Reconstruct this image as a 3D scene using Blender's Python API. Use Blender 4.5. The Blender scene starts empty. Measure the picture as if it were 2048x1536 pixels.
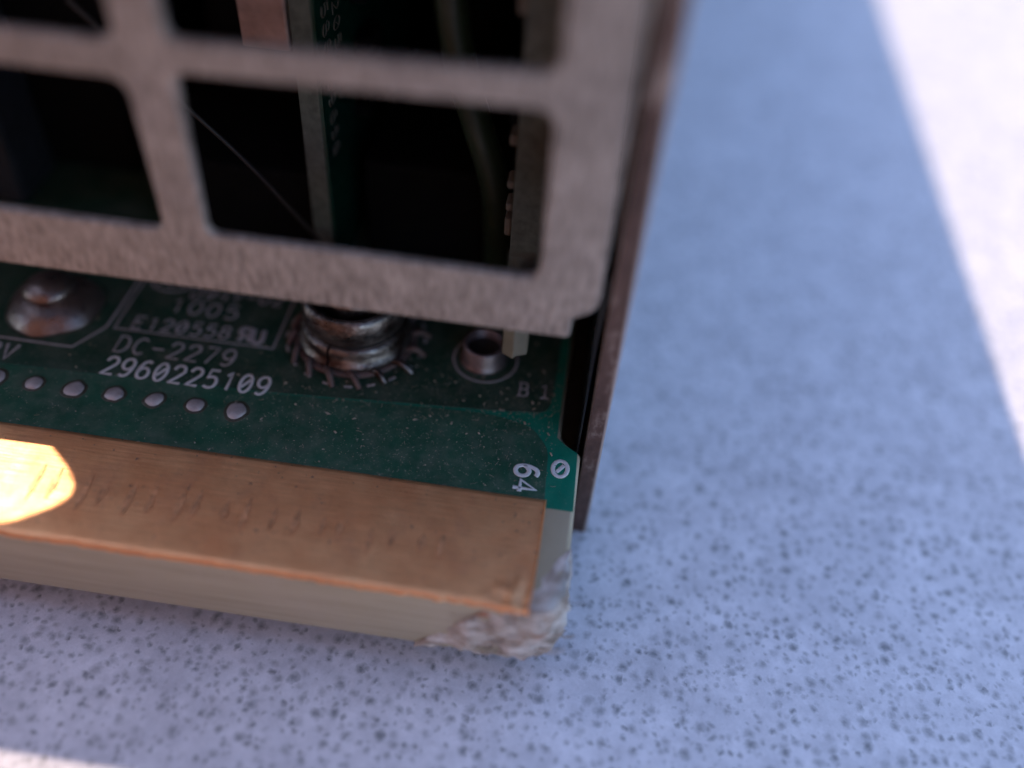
import bpy, bmesh, math, random
from mathutils import Vector, Matrix, noise
random.seed(7)
PI = math.pi
scene = bpy.context.scene
COL = scene.collection
# one Blender unit is one centimetre here: the whole subject is a few centimetres wide

# ------------------------------------------------------------------ camera
cd = bpy.data.cameras.new('camera')
cam = bpy.data.objects.new('camera', cd)
COL.objects.link(cam)
scene.camera = cam
right = Vector((0.98938111, 0.13317353, 0.05822229))
up = -Vector((0.13628617, -0.71082821, -0.69003575))
back = -Vector((-0.05050845, 0.69064322, -0.72142971))
m = Matrix((right, up, back)).transposed().to_4x4()
m.translation = Vector((-0.140, -2.871, 3.400))
cam.matrix_world = m
cd.sensor_width = 36.0
cd.lens = 1867.8 * 36.0 / 2048.0
cd.clip_start = 0.02
cd.clip_end = 3000
cd.dof.use_dof = True
cd.dof.focus_distance = 4.36
cd.dof.aperture_fstop = cd.lens * 1e-3 / 0.275

# ------------------------------------------------------------------ sky, sun, exposure
SUN = Vector((-2.54, 1.45, 3.42)).normalized()          # towards the sun
EL = math.asin(SUN.z)
w = bpy.data.worlds.new('World')
scene.world = w
w.use_nodes = True
nt = w.node_tree
sky = nt.nodes.new('ShaderNodeTexSky')
sky.sky_type = 'NISHITA'
sky.sun_disc = False
sky.sun_elevation = EL
sky.sun_rotation = math.atan2(SUN.x, SUN.y)
sky.air_density = 1.0
sky.dust_density = 0.6
sky.ozone_density = 2.6
bg = nt.nodes['Background']
bg.inputs['Strength'].default_value = 0.15
nt.links.new(sky.outputs[0], bg.inputs[0])
sl = bpy.data.lights.new('sun', 'SUN')
sl.energy = 2.0
sl.angle = math.radians(0.53)
sl.color = (1.0, 0.80, 0.62)
so = bpy.data.objects.new('sun', sl)
so.rotation_euler = SUN.to_track_quat('Z', 'Y').to_euler()
so.location = SUN * 60
COL.objects.link(so)
vs = scene.view_settings
vs.view_transform = 'Standard'
vs.look = 'None'
vs.gamma = 1.0
vs.exposure = 1.16

# ------------------------------------------------------------------ materials
def mat(name):
    mt = bpy.data.materials.new(name)
    mt.use_nodes = True
    n = mt.node_tree
    p = n.nodes['Principled BSDF']
    return mt, n, p
def N(n, typ, **kw):
    x = n.nodes.new(typ)
    for k, v in kw.items():
        if k in x.inputs.keys():
            x.inputs[k].default_value = v
        else:
            setattr(x, k, v)
    return x
def coords(n, scale=(1, 1, 1)):
    tc = N(n, 'ShaderNodeTexCoord')
    mp = N(n, 'ShaderNodeMapping')
    mp.inputs['Scale'].default_value = scale
    n.links.new(tc.outputs['Object'], mp.inputs[0])
    return mp.outputs[0]
def ramp(n, src, stops):
    r = N(n, 'ShaderNodeValToRGB')
    e = r.color_ramp.elements
    while len(e) < len(stops):
        e.new(0.5)
    for i, (pos, c) in enumerate(stops):
        e[i].position = pos
        e[i].color = (c, c, c, 1) if isinstance(c, (int, float)) else (*c, 1)
    n.links.new(src, r.inputs[0])
    return r.outputs[0]
def noise_tex(n, vec, scale, detail=4, rough=0.55, dist=0.0):
    t = N(n, 'ShaderNodeTexNoise')
    t.inputs['Scale'].default_value = scale
    t.inputs['Detail'].default_value = detail
    t.inputs['Roughness'].default_value = rough
    t.inputs['Distortion'].default_value = dist
    n.links.new(vec, t.inputs['Vector'])
    return t.outputs['Fac']
def mix(n, fac, a, b, mode='MIX'):
    x = N(n, 'ShaderNodeMix', data_type='RGBA', blend_type=mode)
    for s, v in ((0, fac), (6, a), (7, b)):
        if hasattr(v, 'is_output'):
            n.links.new(v, x.inputs[s])
        elif isinstance(v, (int, float)):
            x.inputs[s].default_value = v if s == 0 else (v, v, v, 1)
        else:
            x.inputs[s].default_value = (*v, 1)
    return x.outputs[2]
def bump(n, p, h, strength=0.3, dist=0.01):
    b = N(n, 'ShaderNodeBump')
    b.inputs['Strength'].default_value = strength
    b.inputs['Distance'].default_value = dist
    n.links.new(h, b.inputs['Height'])
    n.links.new(b.outputs[0], p.inputs['Normal'])
def simple(name, col, rough=0.5, metal=0.0, nscale=20, var=0.35, bstr=0.2, bdist=0.004, spec=0.5, scale=(1, 1, 1), dirt=None, coat=0.0):
    mt, n, p = mat(name)
    v = coords(n, scale)
    a = noise_tex(n, v, nscale, 6, 0.6)
    dark = tuple(c * (1 - var) for c in col)
    light = tuple(min(1, c * (1 + var)) for c in col)
    c = ramp(n, a, [(0.3, dark), (0.7, light)])
    if dirt:
        dc, dscale, lo, hi = dirt
        f = ramp(n, noise_tex(n, v, dscale, 5, 0.65), [(lo, 0.0), (hi, 1.0)])
        c = mix(n, f, c, dc)
    n.links.new(c, p.inputs['Base Color'])
    p.inputs['Metallic'].default_value = metal
    p.inputs['Specular IOR Level'].default_value = spec
    p.inputs['Coat Weight'].default_value = coat
    p.inputs['Coat Roughness'].default_value = 0.15
    r = ramp(n, noise_tex(n, v, nscale * 2.3, 4), [(0.3, max(0.02, rough - 0.1)), (0.7, min(1, rough + 0.12))])
    n.links.new(r, p.inputs['Roughness'])
    if bstr:
        bump(n, p, noise_tex(n, v, nscale * 3, 5, 0.6), bstr, bdist)
    return mt

def table_material():
    mt, n, p = mat('speckled_cloth')
    v = coords(n)
    warp = N(n, 'ShaderNodeTexNoise')
    warp.inputs['Scale'].default_value = 11
    n.links.new(v, warp.inputs['Vector'])
    vw = N(n, 'ShaderNodeVectorMath', operation='MULTIPLY_ADD')
    n.links.new(warp.outputs['Color'], vw.inputs[0])
    vw.inputs[1].default_value = (0.05, 0.05, 0)
    n.links.new(v, vw.inputs[2])
    fine = N(n, 'ShaderNodeTexNoise')
    fine.inputs['Scale'].default_value = 70
    n.links.new(v, fine.inputs['Vector'])
    vf = N(n, 'ShaderNodeVectorMath', operation='MULTIPLY_ADD')
    n.links.new(fine.outputs['Color'], vf.inputs[0])
    vf.inputs[1].default_value = (0.022, 0.022, 0)
    n.links.new(vw.outputs[0], vf.inputs[2])
    def dots(scale, lo, hi, r0, r1, off):
        mp = N(n, 'ShaderNodeMapping')
        mp.inputs['Location'].default_value = (off, off * 0.7, 0)
        n.links.new(vf.outputs[0], mp.inputs[0])
        vo = N(n, 'ShaderNodeTexVoronoi', voronoi_dimensions='2D')
        vo.inputs['Scale'].default_value = scale
        n.links.new(mp.outputs[0], vo.inputs['Vector'])
        sep = N(n, 'ShaderNodeSeparateColor')
        n.links.new(vo.outputs['Color'], sep.inputs[0])
        # per cell radius from the cell's random colour; below 'lo' the cell has no dot
        mr = N(n, 'ShaderNodeMapRange')
        mr.inputs['From Min'].default_value = lo
        mr.inputs['From Max'].default_value = 1
        mr.inputs['To Min'].default_value = r0
        mr.inputs['To Max'].default_value = r1
        mr.clamp = False
        n.links.new(sep.outputs[0], mr.inputs[0])
        sub = N(n, 'ShaderNodeMath', operation='SUBTRACT')
        n.links.new(mr.outputs[0], sub.inputs[0])
        n.links.new(vo.outputs['Distance'], sub.inputs[1])
        edge = N(n, 'ShaderNodeMapRange')
        edge.inputs['From Min'].default_value = -0.12
        edge.inputs['From Max'].default_value = hi
        n.links.new(sub.outputs[0], edge.inputs[0])
        # each dot has its own darkness
        dk = N(n, 'ShaderNodeMapRange')
        dk.inputs['To Min'].default_value = 0.45
        dk.inputs['To Max'].default_value = 1.0
        n.links.new(sep.outputs[1], dk.inputs[0])
        mu = N(n, 'ShaderNodeMath', operation='MULTIPLY')
        n.links.new(edge.outputs[0], mu.inputs[0])
        n.links.new(dk.outputs[0], mu.inputs[1])
        return mu.outputs[0]
    d1 = dots(13.5, 0.12, 0.26, 0.08, 0.36, 0.0)
    d2 = dots(21.0, 0.30, 0.26, 0.04, 0.36, 3.7)
    mx = N(n, 'ShaderNodeMath', operation='MAXIMUM')
    n.links.new(d1, mx.inputs[0])
    n.links.new(d2, mx.inputs[1])
    fib = noise_tex(n, v, 90, 4, 0.7)
    breakup = ramp(n, fib, [(0.3, 0.75), (0.7, 1.0)])
    f = N(n, 'ShaderNodeMath', operation='MULTIPLY')
    n.links.new(mx.outputs[0], f.inputs[0])
    n.links.new(breakup, f.inputs[1])
    base = ramp(n, noise_tex(n, v, 5.5, 5, 0.65), [(0.32, (0.62, 0.60, 0.66)), (0.68, (0.82, 0.79, 0.86))])
    weave = ramp(n, noise_tex(n, v, 16, 5, 0.75), [(0.30, 0.84), (0.62, 1.0)])
    base = mix(n, 1.0, base, weave, 'MULTIPLY')
    c = mix(n, f.outputs[0], base, (0.19, 0.195, 0.21))
    n.links.new(c, p.inputs['Base Color'])
    p.inputs['Roughness'].default_value = 0.85
    p.inputs['Specular IOR Level'].default_value = 0.25
    bump(n, p, fib, 0.35, 0.006)
    return mt

def galvanised():
    mt, n, p = mat('zinc_plated_sheet')
    v = coords(n)
    a = noise_tex(n, v, 5, 6, 0.6)
    c = ramp(n, a, [(0.3, (0.29, 0.245, 0.215)), (0.72, (0.45, 0.385, 0.345))])
    tc = N(n, 'ShaderNodeTexCoord')
    mp = N(n, 'ShaderNodeMapping')
    mp.inputs['Rotation'].default_value = (0, math.radians(-35), 0)
    mp.inputs['Scale'].default_value = (3.2, 1.6, 0.9)
    n.links.new(tc.outputs['Object'], mp.inputs[0])
    g = noise_tex(n, mp.outputs[0], 13, 5, 0.65, 0.3)
    grain = ramp(n, g, [(0.36, 0.45), (0.60, 1.0)])
    c = mix(n, 0.9, c, grain, 'MULTIPLY')
    st = ramp(n, noise_tex(n, v, 2.0, 6, 0.7), [(0.52, 0.0), (0.74, 0.6)])
    c = mix(n, st, c, (0.20, 0.17, 0.165))
    n.links.new(c, p.inputs['Base Color'])
    p.inputs['Metallic'].default_value = 0.3
    r = ramp(n, g, [(0.3, 0.40), (0.7, 0.60)])
    n.links.new(r, p.inputs['Roughness'])
    bump(n, p, g, 0.5, 0.012)
    return mt

def gold_material():
    mt, n, p = mat('gold_plated_copper')
    v = coords(n)
    c = ramp(n, noise_tex(n, v, 3.2, 6, 0.62), [(0.3, (0.88, 0.38, 0.17)), (0.72, (1.0, 0.53, 0.26))])
    # brushed grain along x
    vx = coords(n, (1.0, 26, 1))
    br = ramp(n, noise_tex(n, vx, 6.0, 3, 0.55), [(0.3, 0.78), (0.7, 1.0)])
    c = mix(n, 0.8, c, br, 'MULTIPLY')
    # tarnish patches
    tn = ramp(n, noise_tex(n, coords(n, (1.2, 1.0, 1)), 4.6, 6, 0.7), [(0.50, 0.0), (0.80, 0.55)])
    c = mix(n, tn, c, (0.48, 0.22, 0.13))
    pit = ramp(n, noise_tex(n, v, 38, 3, 0.5), [(0.68, 0.0), (0.75, 0.8)])
    c = mix(n, pit, c, (0.16, 0.12, 0.11))
    n.links.new(c, p.inputs['Base Color'])
    p.inputs['Metallic'].default_value = 0.72
    r = ramp(n, noise_tex(n, v, 11, 5, 0.65), [(0.3, 0.36), (0.75, 0.52)])
    r = mix(n, tn, r, 0.55)
    n.links.new(r, p.inputs['Roughness'])
    h = mix(n, 0.5, noise_tex(n, vx, 3.0, 5, 0.6), noise_tex(n, v, 16, 5, 0.65))
    bump(n, p, h, 0.35, 0.008)
    return mt

def mask_material(name, col, dust):
    mt, n, p = mat(name)
    v = coords(n)
    c = ramp(n, noise_tex(n, v, 4, 5, 0.6), [(0.3, tuple(x * 0.8 for x in col)), (0.7, tuple(x * 1.2 for x in col))])
    film = ramp(n, noise_tex(n, v, 7.0, 8, 0.75), [(0.42, 0.0), (0.80, dust)])
    c = mix(n, film, c, (0.30, 0.25, 0.22))
    sp = ramp(n, noise_tex(n, v, 75, 2, 0.5), [(0.66, 0.0), (0.74, min(1.0, dust * 1.6))])
    c = mix(n, sp, c, (0.34, 0.30, 0.26))
    n.links.new(c, p.inputs['Base Color'])
    r = ramp(n, noise_tex(n, v, 9, 5, 0.65), [(0.3, 0.30), (0.7, 0.52)])
    n.links.new(r, p.inputs['Roughness'])
    p.inputs['Specular IOR Level'].default_value = 0.4
    bump(n, p, noise_tex(n, v, 26, 4, 0.6), 0.12, 0.004)
    return mt

def fr4_material():
    mt, n, p = mat('bare_glass_epoxy')
    v = coords(n)
    c = ramp(n, noise_tex(n, coords(n, (0.5, 0.5, 14.0)), 3.0, 6, 0.65), [(0.3, (0.30, 0.245, 0.165)), (0.7, (0.41, 0.34, 0.245))])
    st = ramp(n, noise_tex(n, v, 2.4, 6, 0.7), [(0.5, 0.0), (0.75, 0.6)])
    c = mix(n, st, c, (0.40, 0.32, 0.25))
    n.links.new(c, p.inputs['Base Color'])
    p.inputs['Roughness'].default_value = 0.5
    p.inputs['Subsurface Weight'].default_value = 0.25
    p.inputs['Subsurface Radius'].default_value = (0.08, 0.07, 0.04)
    p.inputs['Subsurface Scale'].default_value = 0.6
    bump(n, p, noise_tex(n, coords(n, (0.6, 1.0, 9.0)), 12, 5, 0.6), 0.25, 0.004)
    return mt

def frayed_material():
    mt, n, p = mat('frayed_glass_fibre')
    v = coords(n, (0.8, 0.8, 2.6))
    c = ramp(n, noise_tex(n, v, 7.0, 6, 0.68, 0.4), [(0.32, (0.14, 0.10, 0.085)), (0.46, (0.34, 0.27, 0.23)), (0.64, (0.66, 0.60, 0.58))])
    br = ramp(n, noise_tex(n, v, 4.8, 3, 0.5), [(0.66, 0.0), (0.72, 0.8)])
    c = mix(n, br, c, (0.34, 0.11, 0.05))
    n.links.new(c, p.inputs['Base Color'])
    p.inputs['Roughness'].default_value = 0.9
    p.inputs['Specular IOR Level'].default_value = 0.2
    bump(n, p, noise_tex(n, v, 26, 6, 0.7), 0.5, 0.012)
    return mt

def rust_edge():
    mt, n, p = mat('rusted_cut_edge')
    v = coords(n, (1, 1, 0.7))
    c = ramp(n, noise_tex(n, v, 6.5, 7, 0.68), [(0.30, (0.032, 0.016, 0.014)), (0.52, (0.10, 0.055, 0.045)), (0.68, (0.32, 0.25, 0.22))])
    # bright burr along both long borders of the cut edge (it is the bare metal lip there)
    tc = N(n, 'ShaderNodeTexCoord')
    sx = N(n, 'ShaderNodeSeparateXYZ')
    n.links.new(tc.outputs['Object'], sx.inputs[0])
    mr = N(n, 'ShaderNodeMapRange')
    mr.inputs['From Min'].default_value = 0.086
    mr.inputs['From Max'].default_value = 0.095
    n.links.new(sx.outputs[0], mr.inputs[0])
    c = mix(n, mr.outputs[0], c, (0.40, 0.33, 0.31))
    n.links.new(c, p.inputs['Base Color'])
    p.inputs['Metallic'].default_value = 0.25
    p.inputs['Roughness'].default_value = 0.6
    bump(n, p, noise_tex(n, v, 40, 5, 0.65), 0.5, 0.006)
    return mt

M_TABLE = table_material()
M_ZINC = galvanised()
M_RUST = rust_edge()
M_GOLD = gold_material()
M_MASK = mask_material('bright_green_solder_mask', (0.003, 0.155, 0.098), 0.10)
M_POUR = mask_material('dark_green_mask_over_copper', (0.016, 0.074, 0.044), 0.30)
M_POUR2 = mask_material('dirty_shaded_green_mask_over_copper', (0.013, 0.048, 0.030), 0.26)  # dirt, plus the shade under the grille put into the colour
M_FR4 = fr4_material()
M_FRAY = frayed_material()
M_INK = simple('white_silkscreen_ink', (0.34, 0.31, 0.32), 0.6, nscale=45, var=0.22, bstr=0.2)
M_INKB = simple('bright_silkscreen_ink', (0.60, 0.57, 0.58), 0.6, nscale=45, var=0.10, bstr=0.2)
M_SOLDER = simple('dull_solder', (0.44, 0.38, 0.38), 0.55, metal=0.5, nscale=14, var=0.25, bstr=0.35, bdist=0.01)
M_SOLDERS = simple('shiny_solder_cone', (0.24, 0.185, 0.17), 0.34, metal=0.85, nscale=9, var=0.25, bstr=0.3, bdist=0.01,
                   dirt=((0.12, 0.08, 0.07), 6, 0.55, 0.75))
M_STEEL = simple('tarnished_tin_steel', (0.26, 0.225, 0.21), 0.36, metal=0.9, nscale=9, var=0.6, bstr=0.5, bdist=0.008,
                 dirt=((0.06, 0.04, 0.036), 8, 0.42, 0.62), scale=(1, 1, 1.6))
M_TINE = simple('dull_copper_tine', (0.13, 0.085, 0.078), 0.6, metal=0.4, nscale=12, var=0.3)
M_TUBE = simple('tinned_brass_tube', (0.25, 0.20, 0.205), 0.42, metal=0.7, nscale=10, var=0.3, dirt=((0.07, 0.05, 0.05), 14, 0.55, 0.8))
M_BLACK = simple('black_plastic', (0.0025, 0.0025, 0.003), 0.8, nscale=15, var=0.3, spec=0.12)
M_FILM = simple('black_insulating_film', (0.01, 0.01, 0.012), 0.22, nscale=5, var=0.3, bstr=0.1)
M_NYLON = simple('translucent_green_nylon', (0.12, 0.108, 0.075), 0.5, nscale=8, var=0.15, bstr=0.1)
M_CARD = simple('green_card_face', (0.002, 0.035, 0.022), 0.4, nscale=12, var=0.3)
M_CARDE = simple('card_cut_edge', (0.075, 0.085, 0.07), 0.6, nscale=20, var=0.35)
M_COPPER = simple('tinned_copper_strap', (0.36, 0.24, 0.21), 0.5, metal=0.5, nscale=9, var=0.25)
M_WIRE = simple('green_wire_insulation', (0.010, 0.018, 0.006), 0.45, nscale=9, var=0.2, bstr=0.0)
M_THINWIRE = simple('enamelled_wire', (0.014, 0.009, 0.008), 0.6, nscale=9, var=0.2, bstr=0.0)
M_TAPE = simple('dark_blue_tape', (0.016, 0.018, 0.024), 0.5, nscale=6, var=0.2)
M_DUST = simple('pale_dust', (0.27, 0.22, 0.17), 0.9, nscale=30, var=0.5, bstr=0)
M_TAN = simple('tan_component_body', (0.11, 0.09, 0.07), 0.6, nscale=20, var=0.2)
M_GROOVE = simple('shade_dark_recess', (0.01, 0.008, 0.008), 0.7, nscale=20, var=0.3)  # near-black colour stands in for shade in the groove and bore

# ------------------------------------------------------------------ object helpers
def link(name, me, m_, parent=None, smooth=False, label=None):
    if m_ is not None and not len(me.materials):
        me.materials.append(m_)
    o = bpy.data.objects.new(name, me)
    COL.objects.link(o)
    o.parent = parent
    if smooth:
        for p in me.polygons:
            p.use_smooth = True
    if label:
        o['label'] = label
    return o
def from_bm(name, bm, m_, parent=None, smooth=False, label=None):
    me = bpy.data.meshes.new(name)
    bmesh.ops.recalc_face_normals(bm, faces=bm.faces)
    bm.to_mesh(me)
    bm.free()
    return link(name, me, m_, parent, smooth, label)
def curve_to_mesh(cu, name, xf=None):
    o = bpy.data.objects.new('tmp_' + name, cu)
    COL.objects.link(o)
    dg = bpy.context.evaluated_depsgraph_get()
    me = bpy.data.meshes.new_from_object(o.evaluated_get(dg))
    COL.objects.unlink(o)
    bpy.data.objects.remove(o)
    bpy.data.curves.remove(cu)
    me.name = name
    if xf is not None:
        me.transform(xf)
    return me
def plate(name, loops, depth, bevel, m_, parent, xf=None, label=None, res=2):
    """flat plate with holes: loops of (u, v); its thickness is depth, centred on w = 0"""
    cu = bpy.data.curves.new(name, 'CURVE')
    cu.dimensions = '2D'
    cu.fill_mode = 'BOTH'
    cu.extrude = max(0.0001, depth / 2 - bevel)
    cu.bevel_depth = bevel
    cu.bevel_resolution = res
    cu.offset = -bevel
    for lp in loops:
        s = cu.splines.new('POLY')
        s.points.add(len(lp) - 1)
        for i, (x, y) in enumerate(lp):
            s.points[i].co = (x, y, 0, 1)
        s.use_cyclic_u = True
    me = curve_to_mesh(cu, name, xf)
    return link(name, me, m_, parent, label=label)
def rrect(x0, y0, x1, y1, r, k=6):
    pts = []
    for cx, cy, a in ((x1 - r, y1 - r, 0), (x0 + r, y1 - r, 90), (x0 + r, y0 + r, 180), (x1 - r, y0 + r, 270)):
        for i in range(k + 1):
            t = math.radians(a + 90 * i / k)
            pts.append((cx + r * math.cos(t), cy + r * math.sin(t)))
    return pts
def rpoly(pts, rads, k=5):
    """polygon with each corner rounded"""
    out = []
    n_ = len(pts)
    for i in range(n_):
        p0, p1, p2 = (Vector(pts[(i + d) % n_]) for d in (-1, 0, 1))
        r = rads[i]
        if r <= 0:
            out.append(tuple(p1))
            continue
        a = (p0 - p1).normalized()
        b = (p2 - p1).normalized()
        s, e = p1 + a * r, p1 + b * r
        for j in range(k + 1):
            t = j / k
            q = (1 - t) ** 2 * s + 2 * t * (1 - t) * p1 + t * t * e
            out.append(tuple(q))
    return out
def box_bm(bm, x0, x1, y0, y1, z0, z1, bev=0.0):
    r = bmesh.ops.create_cube(bm, size=1.0)
    for v in r['verts']:
        v.co = Vector(((x0 + x1) / 2 + v.co.x * (x1 - x0), (y0 + y1) / 2 + v.co.y * (y1 - y0), (z0 + z1) / 2 + v.co.z * (z1 - z0)))
    if bev:
        es = list({e for v in r['verts'] for e in v.link_edges})
        bmesh.ops.bevel(bm, geom=es, offset=bev, segments=2, affect='EDGES', profile=0.5)
def box(name, x0, x1, y0, y1, z0, z1, m_, parent, bev=0.0, label=None):
    bm = bmesh.new()
    box_bm(bm, x0, x1, y0, y1, z0, z1, bev)
    return from_bm(name, bm, m_, parent, label=label)
def lathe_bm(bm, prof, cx, cy, seg=48, wob=0.0, seed=0.0, a0=0.0, a1=2 * PI, close=True):
    rings = []
    cnt = seg if close else seg + 1
    for r, z in prof:
        ring = []
        for i in range(cnt):
            a = a0 + (a1 - a0) * i / seg
            k = 1 + wob * noise.noise(Vector((math.cos(a) * 1.5 + seed, math.sin(a) * 1.5, z * 6)))
            ring.append(bm.verts.new((cx + r * k * math.cos(a), cy + r * k * math.sin(a), z)))
        rings.append(ring)
    for A, B in zip(rings, rings[1:]):
        for i in range(seg):
            j = (i + 1) % cnt
            bm.faces.new((A[i], A[j], B[j], B[i]))
    return rings
def lathe(name, prof, cx, cy, m_, parent, seg=48, wob=0.0, seed=0.0, label=None, smooth=True):
    bm = bmesh.new()
    rings = lathe_bm(bm, prof, cx, cy, seg, wob, seed)
    for ring in (rings[0], rings[-1]):
        bm.faces.new(ring)
    o = from_bm(name, bm, m_, parent, smooth, label)
    return o
def tube(name, pts, rad, m_, parent, label=None, res=3, sc=None, rads=None, order=3):
    cu = bpy.data.curves.new(name, 'CURVE')
    cu.dimensions = '3D'
    cu.bevel_depth = rad
    cu.bevel_resolution = res
    cu.use_fill_caps = True
    cu.resolution_u = 8
    s = cu.splines.new('NURBS' if order > 2 else 'POLY')
    s.points.add(len(pts) - 1)
    for i, q in enumerate(pts):
        s.points[i].co = (*q, 1)
        if rads:
            s.points[i].radius = rads[i]
    if order > 2:
        s.order_u = order
        s.use_endpoint_u = True
    me = curve_to_mesh(cu, name, sc)
    return link(name, me, m_, parent, smooth=True, label=label)

# ------------------------------------------------------------------ silkscreen stroke letters
def arc(cx, cy, rx, ry, a0, a1, k=14):
    return [(cx + rx * math.cos(math.radians(a0 + (a1 - a0) * i / k)), cy + ry * math.sin(math.radians(a0 + (a1 - a0) * i / k))) for i in range(k + 1)]
def cat(pts, k=5):
    out = []
    P = [pts[0]] + list(pts) + [pts[-1]]
    for i in range(1, len(P) - 2):
        p0, p1, p2, p3 = (Vector(q) for q in P[i - 1:i + 3])
        for j in range(k):
            t = j / k
            q = 0.5 * ((2 * p1) + (p2 - p0) * t + (2 * p0 - 5 * p1 + 4 * p2 - p3) * t * t + (3 * p1 - p0 - 3 * p2 + p3) * t ** 3)
            out.append(tuple(q))
    out.append(tuple(pts[-1]))
    return out
SIX = cat([(.60, .92), (.42, 1), (.20, .90), (.07, .62), (.04, .32), (.14, .08), (.35, 0), (.57, .08), (.66, .30), (.57, .52), (.36, .61), (.16, .52), (.05, .36)])
GL = {
 '0': [arc(.35, .5, .31, .5, 0, 360, 24)],
 'O': [arc(.35, .5, .31, .5, 0, 360, 24), [(.17, .27), (.53, .73)]],      # slashed zero
 '1': [[(.18, .78), (.40, 1), (.40, 0)]],
 '2': [cat([(.06, .74), (.14, .93), (.35, 1), (.57, .93), (.65, .75), (.58, .56), (.04, 0)]) + [(.68, 0)]],
 '4': [[(.50, 0), (.50, 1), (.02, .30), (.70, .30)]],
 '5': [[(.62, 1), (.14, 1)] + cat([(.09, .55), (.32, .63), (.56, .56), (.66, .33), (.56, .08), (.32, 0), (.05, .08)])],
 '6': [SIX],
 '7': [[(.04, 1), (.66, 1), (.24, 0)]],
 '8': [arc(.35, .76, .25, .24, 0, 360, 18), arc(.35, .27, .31, .27, 0, 360, 20)],
 '9': [[(.70 - x, 1 - y) for x, y in SIX]],
 'C': [arc(.38, .5, .34, .5, 50, 310, 18)],
 'D': [[(.05, 0), (.05, 1), (.30, 1)] + arc(.30, .5, .36, .5, 90, -90, 12)[1:] + [(.05, 0)]],
 'E': [[(.64, 1), (.06, 1), (.06, 0), (.66, 0)], [(.06, .52), (.52, .52)]],
 'V': [[(.02, 1), (.35, 0), (.68, 1)]],
 '-': [[(.04, .47), (.68, .47)]],
 'B': [[(.0, 0), (.42, 0)] + arc(.42, .26, .22, .26, -90, 90, 8)[1:] + [(.14, .52)], [(.14, 0), (.14, 1)],
       [(.0, 1), (.40, 1)] + arc(.40, .76, .19, .24, 90, -90, 8)[1:]],
 'I': [[(.14, .82), (.38, 1), (.38, 0)], [(.12, 0), (.64, 0)]],              # one with a foot
 'R': [[(.70, 0), (.70, 1), (.35, 1)] + arc(.33, .74, .25, .26, 90, 270, 8)[1:] + [(.70, .48)], [(.40, .48), (.05, 0)]],   # mirrored R
 'U': [[(.04, 1), (.04, .3)] + arc(.34, .3, .30, .3, 180, 360, 8)[1:] + [(.64, 1)]],
}
def lettering(name, strokes, width, parent, z, m_=None, label=None):
    """ink line work: strokes are lists of (x, y) on the board"""
    cu = bpy.data.curves.new(name, 'CURVE')
    cu.dimensions = '3D'
    cu.bevel_depth = width / 2
    cu.bevel_resolution = 1
    cu.use_fill_caps = True
    for st in strokes:
        closed = len(st) > 3 and (Vector(st[0]) - Vector(st[-1])).length < 1e-5
        q = st[:-1] if closed else st
        s = cu.splines.new('POLY')
        s.points.add(len(q) - 1)
        for i, (x, y) in enumerate(q):
            s.points[i].co = (x, y, 0, 1)
        s.use_cyclic_u = closed
    xf = Matrix.Translation((0, 0, z)) @ Matrix.Diagonal((1, 1, 0.16, 1))
    me = curve_to_mesh(cu, name, xf)
    return link(name, me, m_ or M_INK, parent, label=label)
def text(s, x0, y0, x1, h, slope=0.0, cw=0.72, rot=0.0, slant=0.0):
    """strokes of a string between x0 and x1 on the baseline y0"""
    n_ = len(s)
    adv = (x1 - x0) / (n_ - 1 + cw) if n_ > 1 else (x1 - x0) / cw
    gw = adv * cw / 0.70
    out = []
    for i, ch in enumerate(s):
        if ch == ' ':
            continue
        for st in GL[ch]:
            pts = []
            for (x, y) in st:
                px = i * adv + x * gw + y * h * slant
                py = y * h + slope * px
                c_, s_ = math.cos(rot), math.sin(rot)
                pts.append((x0 + px * c_ - py * s_, y0 + px * s_ + py * c_))
            out.append(pts)
    return out

# ================================================================== TABLE
TZ = -0.638
bm = bmesh.new()
box_bm(bm, -60, 60, -28, 70, TZ - 2.5, TZ)
tb = from_bm('table_top', bm, M_TABLE)
tb['kind'] = 'structure'

# unseen box added behind the camera to bounce warm light and block sky
bm = bmesh.new()
box_bm(bm, -13.0, 0.2, -13.0, -3.6, TZ + 0.003, TZ + 13, 0.08)
bx = from_bm('bounce_box', bm, simple('warm_bounce_brown', (0.26, 0.105, 0.055), 0.85, nscale=3, var=0.15))
bx['label'] = 'tall brown box added out of view to bounce warm light'
bx['category'] = 'box'

# ================================================================== POWER SUPPLY
psu = bpy.data.objects.new('power_supply', None)
psu.location = (0, 0, 0)
COL.objects.link(psu)
psu['label'] = 'open metal power supply unit with a gold edge contact, resting on the speckled table'
psu['category'] = 'power supply'

ZT = 2.690          # top of the case
XL = -9.30          # its left wall
YB = 19.0           # its far end
# side walls and floor
def wall(name, x0, x1, y0, y1, z0, z1, label=None):
    bm_ = bmesh.new()
    box_bm(bm_, x0, x1, y0, y1, z0, z1, 0.006)
    me = bpy.data.meshes.new(name)
    bmesh.ops.recalc_face_normals(bm_, faces=bm_.faces)
    bm_.to_mesh(me)
    bm_.free()
    me.materials.append(M_ZINC)
    me.materials.append(M_RUST)
    for p in me.polygons:
        if p.normal.y < -0.8:
            p.material_index = 1
    return link(name, me, None, psu, label=label)
wall('side_wall', 0.018, 0.101, 0.0, YB, TZ + 0.002, ZT, 'zinc plated right wall with a brown rusted cut edge')
wall('side_wall', XL - 0.09, XL, 0.0, YB, TZ + 0.002, ZT)
box('floor_panel', XL + 0.003, 0.007, 0.14, YB, TZ + 0.002, TZ + 0.062, M_ZINC, psu)
box('back_panel', XL + 0.003, 0.007, YB - 0.1, YB - 0.003, TZ + 0.07, ZT - 0.1, M_ZINC, psu)
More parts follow.
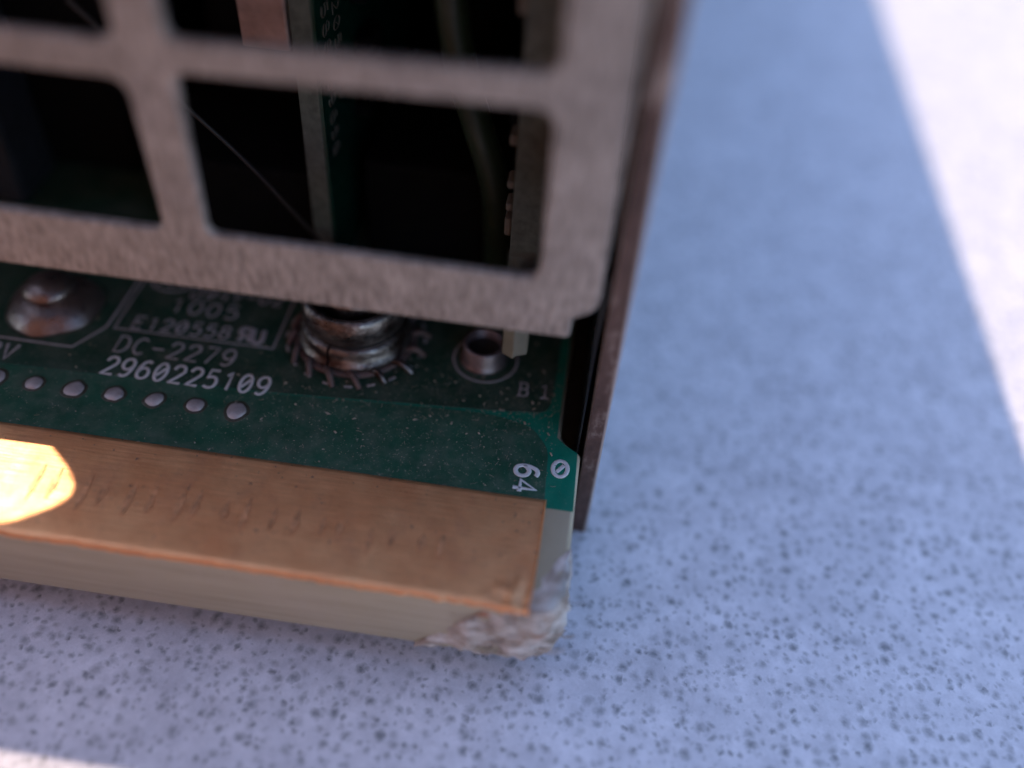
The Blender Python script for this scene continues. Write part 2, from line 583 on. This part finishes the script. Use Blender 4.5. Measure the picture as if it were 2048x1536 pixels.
# cover: a sheet with an added opening, outlined to shape the sun patch on the gold
cov = rpoly([(XL, -0.11), (0.1, -0.11), (0.1, YB), (XL, YB)], [0.02] * 4)  # front overhang added to push the cover's shadow forward
SH = (-2.54 / 3.42 * (ZT + 0.02), 1.45 / 3.42 * (ZT + 0.02))
def spl(pts, k=5):
    out = []
    P = [pts[0]] + list(pts) + [pts[-1]]
    for i in range(1, len(P) - 2):
        p0, p1, p2, p3 = (Vector(q) for q in P[i - 1:i + 3])
        for j in range(k):
            t = j / k
            out.append(tuple(0.5 * ((2 * p1) + (p2 - p0) * t + (2 * p0 - 5 * p1 + 4 * p2 - p3) * t * t + (3 * p1 - p0 - 3 * p2 + p3) * t ** 3)))
    return out + [tuple(pts[-1])]
slot = [(x + SH[0], y + SH[1]) for x, y in [(-4.2, -0.325)] + spl([(-2.80, -0.325), (-2.60, -0.335), (-2.46, -0.375), (-2.32, -0.47), (-2.22, -0.56), (-2.17, -0.64), (-2.19, -0.71), (-2.27, -0.78), (-2.36, -0.84), (-2.48, -0.872), (-2.60, -0.875)]) + [(-4.2, -0.875)]]
plate('cover', [cov, slot], 0.04, 0.006, M_ZINC, psu, Matrix.Translation((0, 0, ZT + 0.022)))

# rear grille: one stamped sheet standing over the tongue
XZ = Matrix(((1, 0, 0, 0), (0, 0, -1, 0.029), (0, 1, 0, 0), (0, 0, 0, 1)))    # (u, v, w) -> (u, -w, v)
outer = rpoly([(XL + 0.01, 0.715), (-0.125, 0.715), (-0.125, 0.825), (-0.022, 0.880), (-0.022, ZT - 0.004), (XL + 0.01, ZT - 0.004)],
              [0.02, 0.03, 0.02, 0.07, 0.01, 0.01])
holes = []
pitch = 1.535
for c_ in range(6):
    xr = -0.280 - c_ * pitch
    if c_ == 2:
        continue
    xl = xr - (1.350 if c_ != 1 else 1.350 + pitch)      # the second opening is widened to let the sun through
    if xl < XL + 0.1:
        break
    ex = 0.070 if c_ == 0 else 0.0
    if c_ == 1:      # made-up opening across both rows, bar cut short so sunlight passes whole
        holes.append(rpoly([(xl, 1.018), (xr, 1.010), (xr, 1.675), (-2.90, 1.670), (-2.90, 1.812), (xr, 1.815), (xr, 2.460), (xl, 2.460)],
                           [0.05, 0.07, 0.08, 0.05, 0.05, 0.08, 0.08, 0.08]))
        continue
    holes.append(rpoly([(xl, 1.018), (xr, 1.010), (xr, 1.755 if c_ == 0 else 1.675), (xl, 1.720 if c_ == 0 else 1.665)], [0.05, 0.07, 0.08, 0.06]))
    holes.append(rpoly([(xl, 1.840 if c_ == 0 else 1.815), (xr, 1.815 + ex), (xr, 2.460), (xl, 2.460)], [0.06, 0.08, 0.08, 0.06]))
plate('rear_grille', [outer] + holes, 0.056, 0.016, M_ZINC, psu, XZ,
      'pinkish grey stamped grille with rounded rectangular openings', res=3)

# ---------------------------------------------------------------- main board
BT = 0.405
board_pts = [(XL + 0.05, -0.885), (0.004, -0.885), (0.004, -0.010), (-0.055, 0.030), (-0.098, 0.070), (-0.102, 0.14), (-0.104, 12.0), (XL + 0.05, 12.0)]
board = plate('main_board', [rpoly(board_pts, [0.0, 0.24, 0.02, 0.01, 0.03, 0.03, 0.0, 0.0])], BT, 0.020, M_FR4, psu,
              Matrix.Translation((0, 0, -BT / 2)), 'thick green circuit board whose bare beige front edge sticks out of the case')
# bright mask on the whole mask area, then the copper areas lie proud under their own mask
TH = 0.004
def sheet(name, pts, rads, z, m_, th=TH, label=None, holes=()):
    return plate(name, [rpoly(pts, rads)] + list(holes), th, th * 0.3, m_, board, Matrix.Translation((0, 0, z + th / 2)), label, res=1)
sheet('solder_mask', [(XL + 0.07, -0.352), (-0.002, -0.352), (-0.012, -0.012), (-0.068, 0.024), (-0.116, 0.07), (-0.118, 11.9), (XL + 0.07, 11.9)],
      [0] * 7, 0.0, M_MASK, label='bright teal green solder mask along the right margin')
sheet('copper_area', [(XL + 0.09, -0.340), (-0.136, -0.340), (-0.150, -0.02), (-0.235, 0.105), (-0.42, 0.158), (-0.90, 0.138), (-1.46, 0.094), (-2.20, 0.0605), (-3.2, 0.030), (XL + 0.09, 0.030)],
      [0, 0.01, 0.05, 0.06, 0.12, 0.3, 0.2, 0.2, 0, 0], TH, M_POUR, label='dusty dark green area between the lettering and the gold contact')
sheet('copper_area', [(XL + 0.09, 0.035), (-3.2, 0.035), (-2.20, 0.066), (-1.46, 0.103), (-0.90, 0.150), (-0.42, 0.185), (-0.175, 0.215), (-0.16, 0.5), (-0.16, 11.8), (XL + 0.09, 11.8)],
      [0, 0, 0.2, 0.2, 0.3, 0.1, 0.06, 0.05, 0, 0], TH, M_POUR2, label='dirty green area under the grille, its shade darkened into the colour')
ZS = TH * 2 + 0.0015      # ink on the copper areas
ZM = TH + 0.0015          # ink on the bright mask
def L(*a, **k):
    return lettering('lettering', *a, board, k.pop('z', ZS), **k)
L(text('296O2251O9', -2.385, 0.068, -1.552, 0.118, slope=0.006), 0.0165, m_=M_INKB, label='white number 2960225109')
L(text('DC-2279', -2.389, 0.224, -1.778, 0.112, slope=0.012), 0.0135, label='white text DC-2279')
L(text('E12O558', -2.372, 0.402, -1.862, 0.090, slope=0.030), 0.0140, label='white text E120558')
L(text('1005', -2.235, 0.560, -1.872, 0.100, slope=0.010), 0.0135, label='white text 1005')
L(text('D94V-02', -2.165, 0.684, -1.672, 0.095, slope=0.06), 0.0140, label='white text D94V-02')
L(text('RU', -1.812, 0.416, -1.680, 0.096, cw=0.86, slant=-0.12), 0.0270, label='white recognised component mark')
L(text('12V', -3.085, 0.072, -2.845, 0.105), 0.018, label='white text 12V')
L(text('B', -0.343, 0.304, -0.287, 0.088, slope=0.03), 0.0110, label='white serif letter B')
L(text('I', -0.236, 0.308, -0.180, 0.088, slope=0.03), 0.0110, label='white serif number 1')
L(text('64', -0.288, -0.128, -0.130, 0.104, rot=-PI / 2, cw=0.80), 0.0230, m_=M_INKB, label='white number 64 turned sideways')
L([arc(-0.084, -0.120, 0.034, 0.047, 0, 360, 28), [(-0.100, -0.142), (-0.068, -0.098)]], 0.0210, z=ZM, m_=M_INKB, label='bold white slashed zero at the board margin')
silk = lambda st, wd, z=ZS, label=None: lettering('printed_outline', st, wd, board, z, label=label)
silk([[(-2.449, 1.20), (-2.449, 0.385), (-1.615, 0.392), (-1.615, 1.20)]], 0.0135, label='printed box around the approval text')
silk([arc(-2.300, 0.775, 0.105, 0.062, 0, 360, 30), cat([(-2.37, 0.75), (-2.33, 0.79), (-2.30, 0.75), (-2.26, 0.79), (-2.23, 0.76)])], 0.013, label='printed oval emblem')
silk([[(-3.2, 0.214), (-2.595, 0.214), (-2.492, 0.384), (-2.474, 0.90), (-2.56, 1.0), (-3.2, 1.0)]], 0.014, label='printed octagon around the solder cone')
silk([arc(-0.535, 0.527, 0.164, 0.166, 0, 360, 48)], 0.0125, label='printed circle around the standoff')
TC = (-1.219, 0.557)
dash = []
for k in range(20):
    a = 18 * k + 4
    r_ = 0.356
    dash.append(arc(TC[0], TC[1], r_, r_, a, a + 6.5, 3))
for q in dash:
    lettering('printed_dash', [q], 0.016, board, ZS)

# ---------------------------------------------------------------- gold contact
def gold_contact():
    bm_ = bmesh.new()
    nx, ny = 320, 30
    xa, xb = XL + 0.06, -0.128
    ya, yb = -0.318, -0.893
    rows = []
    for j in range(ny + 1):
        t = j / ny
        row = []
        for i in range(nx + 1):
            # denser towards the right, visible end
            s_ = i / nx
            x = xb + (xa - xb) * (s_ ** 1.6)
            xe = x
            if x > -0.40:      # the right edge leans a little and its front corner is curled
                xe = x + 0.000 - 0.004 * t
            y = ya + (yb - ya) * t
            z = 0.014 + 0.0025 * noise.noise(Vector((x * 2.5, y * 4, 1.3)))
            n1 = noise.noise(Vector((x * 9, 3.1, 0.2)))
            n2 = noise.noise(Vector((x * 26, 1.1, 5.2)))
            # the front edge: ragged, rolled over
            if t > 0.94:
                k = (t - 0.94) / 0.06
                y += k * (0.007 * n1 + 0.010 * n2)
                z += -0.012 * k * k + 0.002 * math.sin(PI * min(1, k * 1.2)) * (0.6 + n1)
            # corner crush
            dx, dy = (x + 0.16) / 0.13, (y + 0.86) / 0.10
            q = math.exp(-(dx * dx + dy * dy))
            z += q * 0.018 * (0.5 + noise.noise(Vector((x * 22, y * 22, 0))))
            y -= q * 0.016
            xe += q * 0.012 * (noise.noise(Vector((x * 15, y * 30, 4))) - 0.6)
            # rolled lip on the right edge
            if i <= 3:
                z += (0.007, 0.010, 0.006, 0.002)[i] * (0.8 + 0.5 * noise.noise(Vector((y * 14, 0, 0))))
            row.append(bm_.verts.new((xe, y, z)))
        rows.append(row)
    for A, B in zip(rows, rows[1:]):
        for i in range(nx):
            bm_.faces.new((A[i], B[i], B[i + 1], A[i + 1]))
    # skirts down into the board
    def skirt(vs, d, zz):
        low = [bm_.verts.new((v.co.x + d[0], v.co.y + d[1], zz)) for v in vs]
        for i in range(len(vs) - 1):
            bm_.faces.new((vs[i], vs[i + 1], low[i + 1], low[i]))
    skirt([r[0] for r in rows], (0.002, 0), -0.004)
    skirt(rows[-1], (0, 0.012), -0.016)
    skirt(rows[0], (0, 0.0), -0.004)
    return from_bm('gold_contact', bm_, M_GOLD, board, True, 'worn gold plated contact with a ragged front edge')
gold_contact()
# finger marks left by the mating connector: shallow scratches pressed in the plating
bm = bmesh.new()
for k in range(9):
    for d in (0.0, 0.085):
        x = -2.36 + k * 0.215 + d + random.uniform(-0.01, 0.01)
        y0 = -0.50 - 0.012 * k + random.uniform(-0.02, 0.02)
        ln = random.uniform(0.14, 0.24) * (1 - 0.05 * k)
        segs = 6
        prev = None
        for i in range(segs + 1):
            t = i / segs
            wv = 0.017 * math.sin(PI * t) * random.uniform(0.5, 1.2) + 0.0008
            yy = y0 - t * ln
            z = 0.0178
            a = bm.verts.new((x - wv, yy, z))
            b = bm.verts.new((x + wv, yy, z))
            if prev:
                bm.faces.new((prev[0], prev[1], b, a))
            prev = (a, b)
M_MARK = simple('worn_through_plating', (0.70, 0.34, 0.17), 0.5, metal=0.7, nscale=30, var=0.4)
mk = from_bm('wear_mark', bm, M_MARK, board)
mk['kind'] = 'stuff'
mk['label'] = 'dull pairs of rub marks across the gold contact'

# ---------------------------------------------------------------- crushed corner of the board
def frayed():
    bm_ = bmesh.new()
    # perimeter: along the front from the left, round the corner, up the right side
    per = []
    R_ = 0.17
    xc, yc = 0.004 - R_, -0.885 + R_
    n1, n2, n3 = 34, 16, 12
    for i in range(n1):
        x = -0.62 + (xc + 0.62) * i / n1
        per.append((x, -0.885, 0, -1, i / n1))
    for i in range(n2 + 1):
        a = -PI / 2 + PI / 2 * i / n2
        per.append((xc + R_ * math.cos(a), yc + R_ * math.sin(a), math.cos(a), math.sin(a), 1.0))
    for i in range(1, n3 + 1):
        t = i / n3
        per.append((0.004, yc + (0.16) * t, 1, 0, 1.0 - t))
    cols = []
    for (x, y, nx, ny, am) in per:
        col = []
        left = max(0.0, min(1.0, (x + 0.62) / 0.5))
        zt_start = -0.40 + 0.41 * min(1.0, max(0.0, (left * 1.5)))        # the crushed part climbs from the bottom edge
        amp = min(1.0, am * 1.3) if ny > -0.99 else min(1.0, left * 2.2 + 0.1)
        prof = []
        if left >= 0.62:
            wt = 0.125 * min(1, (left - 0.62) / 0.25) * (1.0 if nx < 0.98 else max(0.05, am ** 0.8))
            for q in (1.0, 0.66, 0.33):
                prof.append((-wt * q, 0.004))
        else:
            for q in range(3):
                prof.append((-0.012, zt_start - 0.004))
        NV = 12
        for q in range(NV + 1):
            t = q / NV
            z = zt_start - t * (zt_start + BT)
            bulge = 0.016 * math.sin(PI * t) + 0.004
            prof.append((bulge, z))
        prof.append((-0.05, -BT - 0.006))
        for q, (o_, z) in enumerate(prof):
            px, py = x + nx * o_, y + ny * o_
            f = noise.noise(Vector((px * 9, py * 9, z * 12))) + 0.6 * noise.noise(Vector((px * 24, py * 24, z * 30)))
            inner = 1.0 if 2 < q < len(prof) - 1 else (0.25 if q in (1, 2) else 0.0)
            if q == 0 or q == len(prof) - 1:
                z -= 0.008
            d_ = 0.036 * f * amp * inner
            rough_z = 0.018 * noise.noise(Vector((px * 14 + 7, py * 14, z * 9))) * amp * (0.6 if q < len(prof) - 1 else 0.2)
            col.append(bm_.verts.new((px + nx * d_, py + ny * d_, z + (rough_z if q > 0 else 0))))
        cols.append(col)
    for A, B in zip(cols, cols[1:]):
        for i in range(len(A) - 1):
            bm_.faces.new((A[i], B[i], B[i + 1], A[i + 1]))
    for C_ in (cols[0], cols[-1]):
        pass
    o = from_bm('crushed_corner', bm_, M_FRAY, board, True, 'whitish crushed corner where the glass fibre is frayed')
    # loose fibres standing off the break
    cu = bpy.data.curves.new('fibre', 'CURVE')
    cu.dimensions = '3D'
    cu.bevel_depth = 0.0022
    cu.bevel_resolution = 0
    for k in range(70):
        u = random.random()
        a = -PI / 2 * random.random()
        bx = random.uniform(-0.40, -0.02) if u < 0.6 else xc + R_ * math.cos(a)
        by = -0.897 if u < 0.6 else yc + R_ * math.sin(a) - 0.008
        bz = random.uniform(-0.36, -0.02)
        s = cu.splines.new('POLY')
        s.points.add(2)
        dx, dz = random.uniform(-0.05, 0.05), random.uniform(-0.015, 0.015)
        for i in range(3):
            s.points[i].co = (bx + dx * i, by - 0.010 + 0.012 * (i - 1) ** 2, bz + dz * i, 1)
    me = curve_to_mesh(cu, 'fibre')
    f_ = link('fibre', me, M_FRAY, board)
    f_['kind'] = 'stuff'
frayed()

# ---------------------------------------------------------------- solder points in the row behind the gold
def via_mesh(seed):
    bm_ = bmesh.new()
    prof = [(0.066, -0.001), (0.060, 0.0015), (0.047, 0.002), (0.0465, 0.005), (0.038, 0.012), (0.025, 0.018), (0.010, 0.0205)]
    rings = lathe_bm(bm_, prof, 0, 0, 24, 0.16, seed)
    bm_.faces.new(rings[-1])
    bm_.faces.new(rings[0])
    bmesh.ops.recalc_face_normals(bm_, faces=bm_.faces)
    me = bpy.data.meshes.new('solder_point')
    bm_.to_mesh(me)
    bm_.free()
    me.materials.append(M_SOLDER)
    me.materials.append(M_FLUX)
    for p in me.polygons:
        if max(math.hypot(me.vertices[i].co.x, me.vertices[i].co.y) for i in p.vertices) > 0.051 and abs(p.normal.z) > 0.2 and p.area < 0.001:
            p.material_index = 1
    return me
M_FLUX = simple('brown_flux_residue', (0.045, 0.040, 0.026), 0.5, nscale=40, var=0.5)
vms = [via_mesh(s * 3.1) for s in range(4)]
for k in range(14):
    o = link('solder_point', vms[k % 4], M_SOLDER, board, True)
    o.location = (-1.656 - 0.2 * k, -0.053 + random.uniform(-0.004, 0.004), TH * 2)
    sc_ = random.uniform(0.88, 1.08)
    o.scale = (sc_, sc_ * random.uniform(0.9, 1.05), random.uniform(0.45, 0.8))
    o.rotation_euler.z = random.uniform(0, 6)

# ---------------------------------------------------------------- dust and lint on the board
def dust():
    bm_ = bmesh.new()
    def zone():
        u = random.random()
        if u < 0.62:
            return random.uniform(-1.75, -0.13), random.uniform(-0.33, 0.42)
        if u < 0.80:
            return random.uniform(-0.75, -0.13), random.uniform(0.1, 0.75)
        return random.uniform(-2.9, -0.1), random.uniform(-0.34, 0.5)
    for k in range(2600):
        x, y = zone()
        s_ = random.uniform(0.0009, 0.0026) if random.random() < 0.965 else random.uniform(0.003, 0.006)
        z0 = TH * 2 - 0.001
        a = random.uniform(0, PI)
        ca, sa = math.cos(a), math.sin(a)
        ln = s_ * random.uniform(1.0, 2.6)
        vs_ = []
        for (px, py) in ((-ln, -s_), (ln, -s_), (ln, s_), (-ln, s_)):
            jx, jy = px * random.uniform(0.6, 1.1), py * random.uniform(0.6, 1.1)
            vs_.append(bm_.verts.new((x + jx * ca - jy * sa, y + jx * sa + jy * ca, z0)))
        tp = bm_.verts.new((x, y, z0 + s_ * 1.5))
        for i in range(4):
            bm_.faces.new((vs_[i], vs_[(i + 1) % 4], tp))
    d = from_bm('dust', bm_, M_DUST, board)
    d['kind'] = 'stuff'
    cu = bpy.data.curves.new('lint', 'CURVE')
    cu.dimensions = '3D'
    cu.bevel_depth = 0.0010
    cu.bevel_resolution = 0
    for k in range(110):
        x, y = zone()
        a = random.uniform(0, 2 * PI)
        s = cu.splines.new('POLY')
        s.points.add(4)
        ln = random.uniform(0.006, 0.02)
        for i in range(5):
            a += random.uniform(-0.5, 0.5)
            s.points[i].co = (x, y, TH * 2 + 0.002, 1)
            x += ln * 0.4 * math.cos(a)
            y += ln * 0.4 * math.sin(a)
    me = curve_to_mesh(cu, 'lint')
    l_ = link('lint', me, M_DUST, board)
    l_['kind'] = 'stuff'
dust()

# ---------------------------------------------------------------- screw terminal: stacked tinned rings with spring tines
term = lathe('screw_terminal', [(0.255, 0.002), (0.290, 0.004), (0.312, 0.012), (0.316, 0.022), (0.308, 0.030), (0.285, 0.034), (0.255, 0.036)],
             TC[0], TC[1], M_TINE, psu, 72, 0.02, 2.0, 'tarnished round screw terminal ringed by spring tines')
Zb = TH * 2
term.location.z = Zb
# split collar
bm = bmesh.new()
a0, a1 = math.radians(-104), math.radians(-104 + 357)
lathe_bm(bm, [(0.20, 0.034), (0.286, 0.034), (0.294, 0.042), (0.290, 0.060), (0.276, 0.068), (0.274, 0.112), (0.268, 0.138), (0.255, 0.150), (0.20, 0.152)], TC[0], TC[1], 72, 0.012, 5, a0, a1, False)
from_bm('split_collar', bm, M_STEEL, term, True)
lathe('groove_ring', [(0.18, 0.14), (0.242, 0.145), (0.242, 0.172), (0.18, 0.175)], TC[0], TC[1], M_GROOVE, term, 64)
lathe('barrel', [(0.15, 0.165), (0.246, 0.168), (0.258, 0.180), (0.260, 0.235), (0.256, 0.300), (0.240, 0.318), (0.222, 0.322), (0.216, 0.312), (0.214, 0.26), (0.10, 0.255)],
      TC[0], TC[1], M_STEEL, term, 72, 0.012, 9)
lathe('screw_core', [(0.12, 0.25), (0.165, 0.262), (0.168, 0.36), (0.150, 0.375), (0.02, 0.378)], TC[0], TC[1], M_STEEL, term, 48, 0.01, 3)
NT = 16
for k in range(NT):
    a = math.radians(-172 + 360 / NT * k)
    tw = math.radians(13)
    ra, tg = Vector((math.cos(a), math.sin(a), 0)), Vector((-math.sin(a), math.cos(a), 0))
    d = (ra * 0.62 + tg * 0.55 + Vector((0.22, -0.34, 0))).normalized()
    q0 = Vector((TC[0], TC[1], 0)) + ra * 0.300
    ln = 0.088 + 0.012 * math.sin(k * 2.3)
    p0, p1, p2, p3 = [tuple(q0 + d * (ln * t) + Vector((0, 0, z))) for t, z in ((-0.15, 0.036), (0.25, 0.052), (0.65, 0.036), (1.0, 0.005))]
    tube('tine', [p0, p1, p2, p3], 0.0165, M_STEEL if k in (5, 6) else M_TINE, term, res=2, rads=[0.9, 1.1, 1.0, 0.85])

# ---------------------------------------------------------------- tube standoff inside the printed circle B1
lathe('tube_standoff', [(0.080, 0.002), (0.120, 0.002), (0.121, 0.014), (0.112, 0.020), (0.112, 0.046), (0.109, 0.050), (0.109, 0.112), (0.104, 0.118), (0.090, 0.118), (0.084, 0.108), (0.081, 0.004)],
      -0.545, 0.527, M_TUBE, psu, 56, 0.01, 4, 'short open metal tube standing in the printed circle').location.z = Zb
# its dark bore
lathe('bore', [(0.082, 0.003), (0.083, 0.075), (0.080, 0.077), (0.074, 0.020), (0.02, 0.013)], -0.545, 0.527, M_GROOVE, psu, 32).location.z = Zb

# ---------------------------------------------------------------- solder cone in the octagon
cone = lathe('solder_cone', [(0.245, 0.000), (0.236, 0.012), (0.222, 0.036), (0.196, 0.066), (0.160, 0.088), (0.128, 0.100), (0.112, 0.102)],
             -2.815, 0.490, M_SOLDERS, psu, 56, 0.07, 1.0, 'rounded solder cone around a thick pin')
cone.location.z = Zb
lathe('pin', [(0.100, 0.094), (0.104, 0.106), (0.126, 0.114), (0.126, 0.130), (0.106, 0.154), (0.070, 0.172), (0.030, 0.180), (0.004, 0.181)], -2.815, 0.490, M_SOLDERS, cone, 40, 0.05, 6)

# ---------------------------------------------------------------- inside the case
# riser card, its cut edge towards the camera
card = box('riser_card', -1.544, -1.444, 1.0, 6.5, 0.02, 2.6, M_CARDE, psu, 0.004, 'upright green card seen on its cut edge')
box('card_face', -1.4435, -1.430, 1.004, 6.5, 0.025, 2.595, M_CARD, card)
st = []
def card_text(s, y0, z0, h, adv):
    out = []
    for i, ch in enumerate(s):
        for g in GL[ch]:
            out.append([(y0 + y * h, z0 - i * adv - x * adv * 1.0) for x, y in g])
    return out
for args in (('5882O9658', 1.10, 1.50, 0.10, 0.09), ('2O5889', 1.27, 1.45, 0.10, 0.09)):
    cu = bpy.data.curves.new('card_print', 'CURVE')
    cu.dimensions = '3D'
    cu.bevel_depth = 0.005
    cu.bevel_resolution = 0
    for q in card_text(*args):
        s = cu.splines.new('POLY')
        s.points.add(len(q) - 1)
        for i, (y, z) in enumerate(q):
            s.points[i].co = (-1.428, y, z, 1)
    me = curve_to_mesh(cu, 'card_print')
    link('card_print', me, M_TAN, card)
for (y, z, h) in ((1.55, 1.32, 0.10), (1.60, 1.00, 0.12), (1.50, 0.72, 0.08), (1.75, 0.95, 0.14), (1.9, 0.6, 0.2), (1.7, 1.7, 0.2), (1.5, 1.9, 0.12)):
    box('chip', -1.429, -1.34, y, y + 0.12, z, z + h, random.choice((M_TAN, M_BLACK, M_BLACK)), card, 0.01)
# copper strap left of the card
box('copper_strap', -1.780, -1.558, 1.0, 1.06, 1.32, 2.6, M_COPPER, psu, 0.01, 'pinkish tinned strap standing left of the riser card')
# narrow card by the right wall with small parts on its edge
sc_ = box('side_card', -0.458, -0.300, 0.60, 5.0, 0.30, 2.6, M_CARDE, psu, 0.005, 'dark card standing by the right wall')
for (z, h, m_) in ((1.78, 0.10, M_TAN), (1.50, 0.03, M_TAN), (1.20, 0.05, M_TAN), (0.98, 0.04, M_TAN), (0.72, 0.10, M_TAN), (0.86, 0.04, M_TAN), (1.30, 0.14, M_BLACK)):
    box('chip', -0.495, -0.459, 0.64, 0.74, z, z + h, m_, sc_, 0.01)
box('spacer', -0.297, -0.20, 0.62, 5.0, 0.30, 2.6, M_BLACK, sc_, 0.01)
# wires
tube('green_wire', [(-0.86, 1.0, 2.6), (-0.84, 1.0, 1.9), (-0.80, 1.0, 1.45), (-0.70, 1.0, 1.10), (-0.58, 1.0, 0.75), (-0.56, 1.05, 0.3), (-0.56, 1.1, 0.05)], 0.075, M_WIRE, psu, 'thick green wire bending down towards the board')
tube('thin_wire', [(-2.35, 0.65, 1.62), (-2.08, 0.75, 1.22), (-1.76, 0.8, 0.84), (-1.58, 0.9, 0.46), (-1.5, 0.95, 0.3)], 0.011, M_THINWIRE, psu, 'thin reddish wire crossing behind the grille')
# larger dark bodies
box('interior_dark_block', -1.33, -0.54, 1.25, 5.5, 0.02, 0.62, M_BLACK, psu, 0.03)  # added black blocks that keep the case interior dark
box('interior_dark_block', -2.50, -1.56, 1.16, 5.5, 0.02, 0.55, M_BLACK, psu, 0.03)
box('transformer', -4.6, -2.85, 1.7, 4.6, 0.02, 2.3, M_BLACK, psu, 0.05, 'black transformer body deep inside')
box('tape_block', -4.20, -3.36, 1.25, 1.66, 0.02, 1.55, M_TAPE, psu, 0.04, 'dark blue taped coil')
for i, (x, y, r_, h) in enumerate(((-2.15, 2.2, 0.30, 1.6), (-0.95, 2.6, 0.26, 1.5), (-0.85, 3.6, 0.30, 1.9))):
    lathe('capacitor', [(r_, 0.01), (r_, h - 0.05), (r_ * 0.95, h), (r_ * 0.85, h)], x, y, M_BLACK, psu, 32)
# black insulating film standing between the board notch and the wall
def film():
    bm_ = bmesh.new()
    rows = []
    for j in range(16):
        t = j / 15
        y = 0.03 + 5.0 * t ** 1.8
        row = []
        for k in range(14):
            u = k / 13
            z = TZ + 0.08 + (0.95 - TZ) * u
            x = -0.006 - 0.012 * math.sin(PI * u) + 0.006 * noise.noise(Vector((z * 2, y, 0)))
            row.append((x, y, z))
        rows.append(row)
    front = [[bm_.verts.new(p) for p in r] for r in rows]
    backv = [[bm_.verts.new((p[0] + 0.008, p[1], p[2])) for p in r] for r in rows]
    for A in (front, backv):
        for a, b in zip(A, A[1:]):
            for i in range(13):
                bm_.faces.new((a[i], a[i + 1], b[i + 1], b[i]))
    for i in range(13):
        bm_.faces.new((front[0][i], front[0][i + 1], backv[0][i + 1], backv[0][i]))
    return from_bm('insulating_film', bm_, M_FILM, psu, False, 'glossy black film standing against the right wall')
film()
# cut end of a pale nylon strap hanging behind the grille
bm = bmesh.new()
sec = [(-0.420, 0.150), (-0.414, 0.122), (-0.366, 0.104), (-0.352, 0.112), (-0.308, 0.140), (-0.304, 0.156)]
lo = [bm.verts.new((x, y, 0.452 + 0.012 * (i % 2) + 0.05 * (x + 0.42))) for i, (x, y) in enumerate(sec)]
hi = [bm.verts.new((x, y + 0.03, 1.00)) for x, y in sec]
for i in range(len(sec)):
    j = (i + 1) % len(sec)
    bm.faces.new((lo[i], lo[j], hi[j], hi[i]))
bm.faces.new(lo)
bm.faces.new(hi)
from_bm('nylon_strap', bm, M_NYLON, psu, label='pale green nylon strap end hanging below the grille')
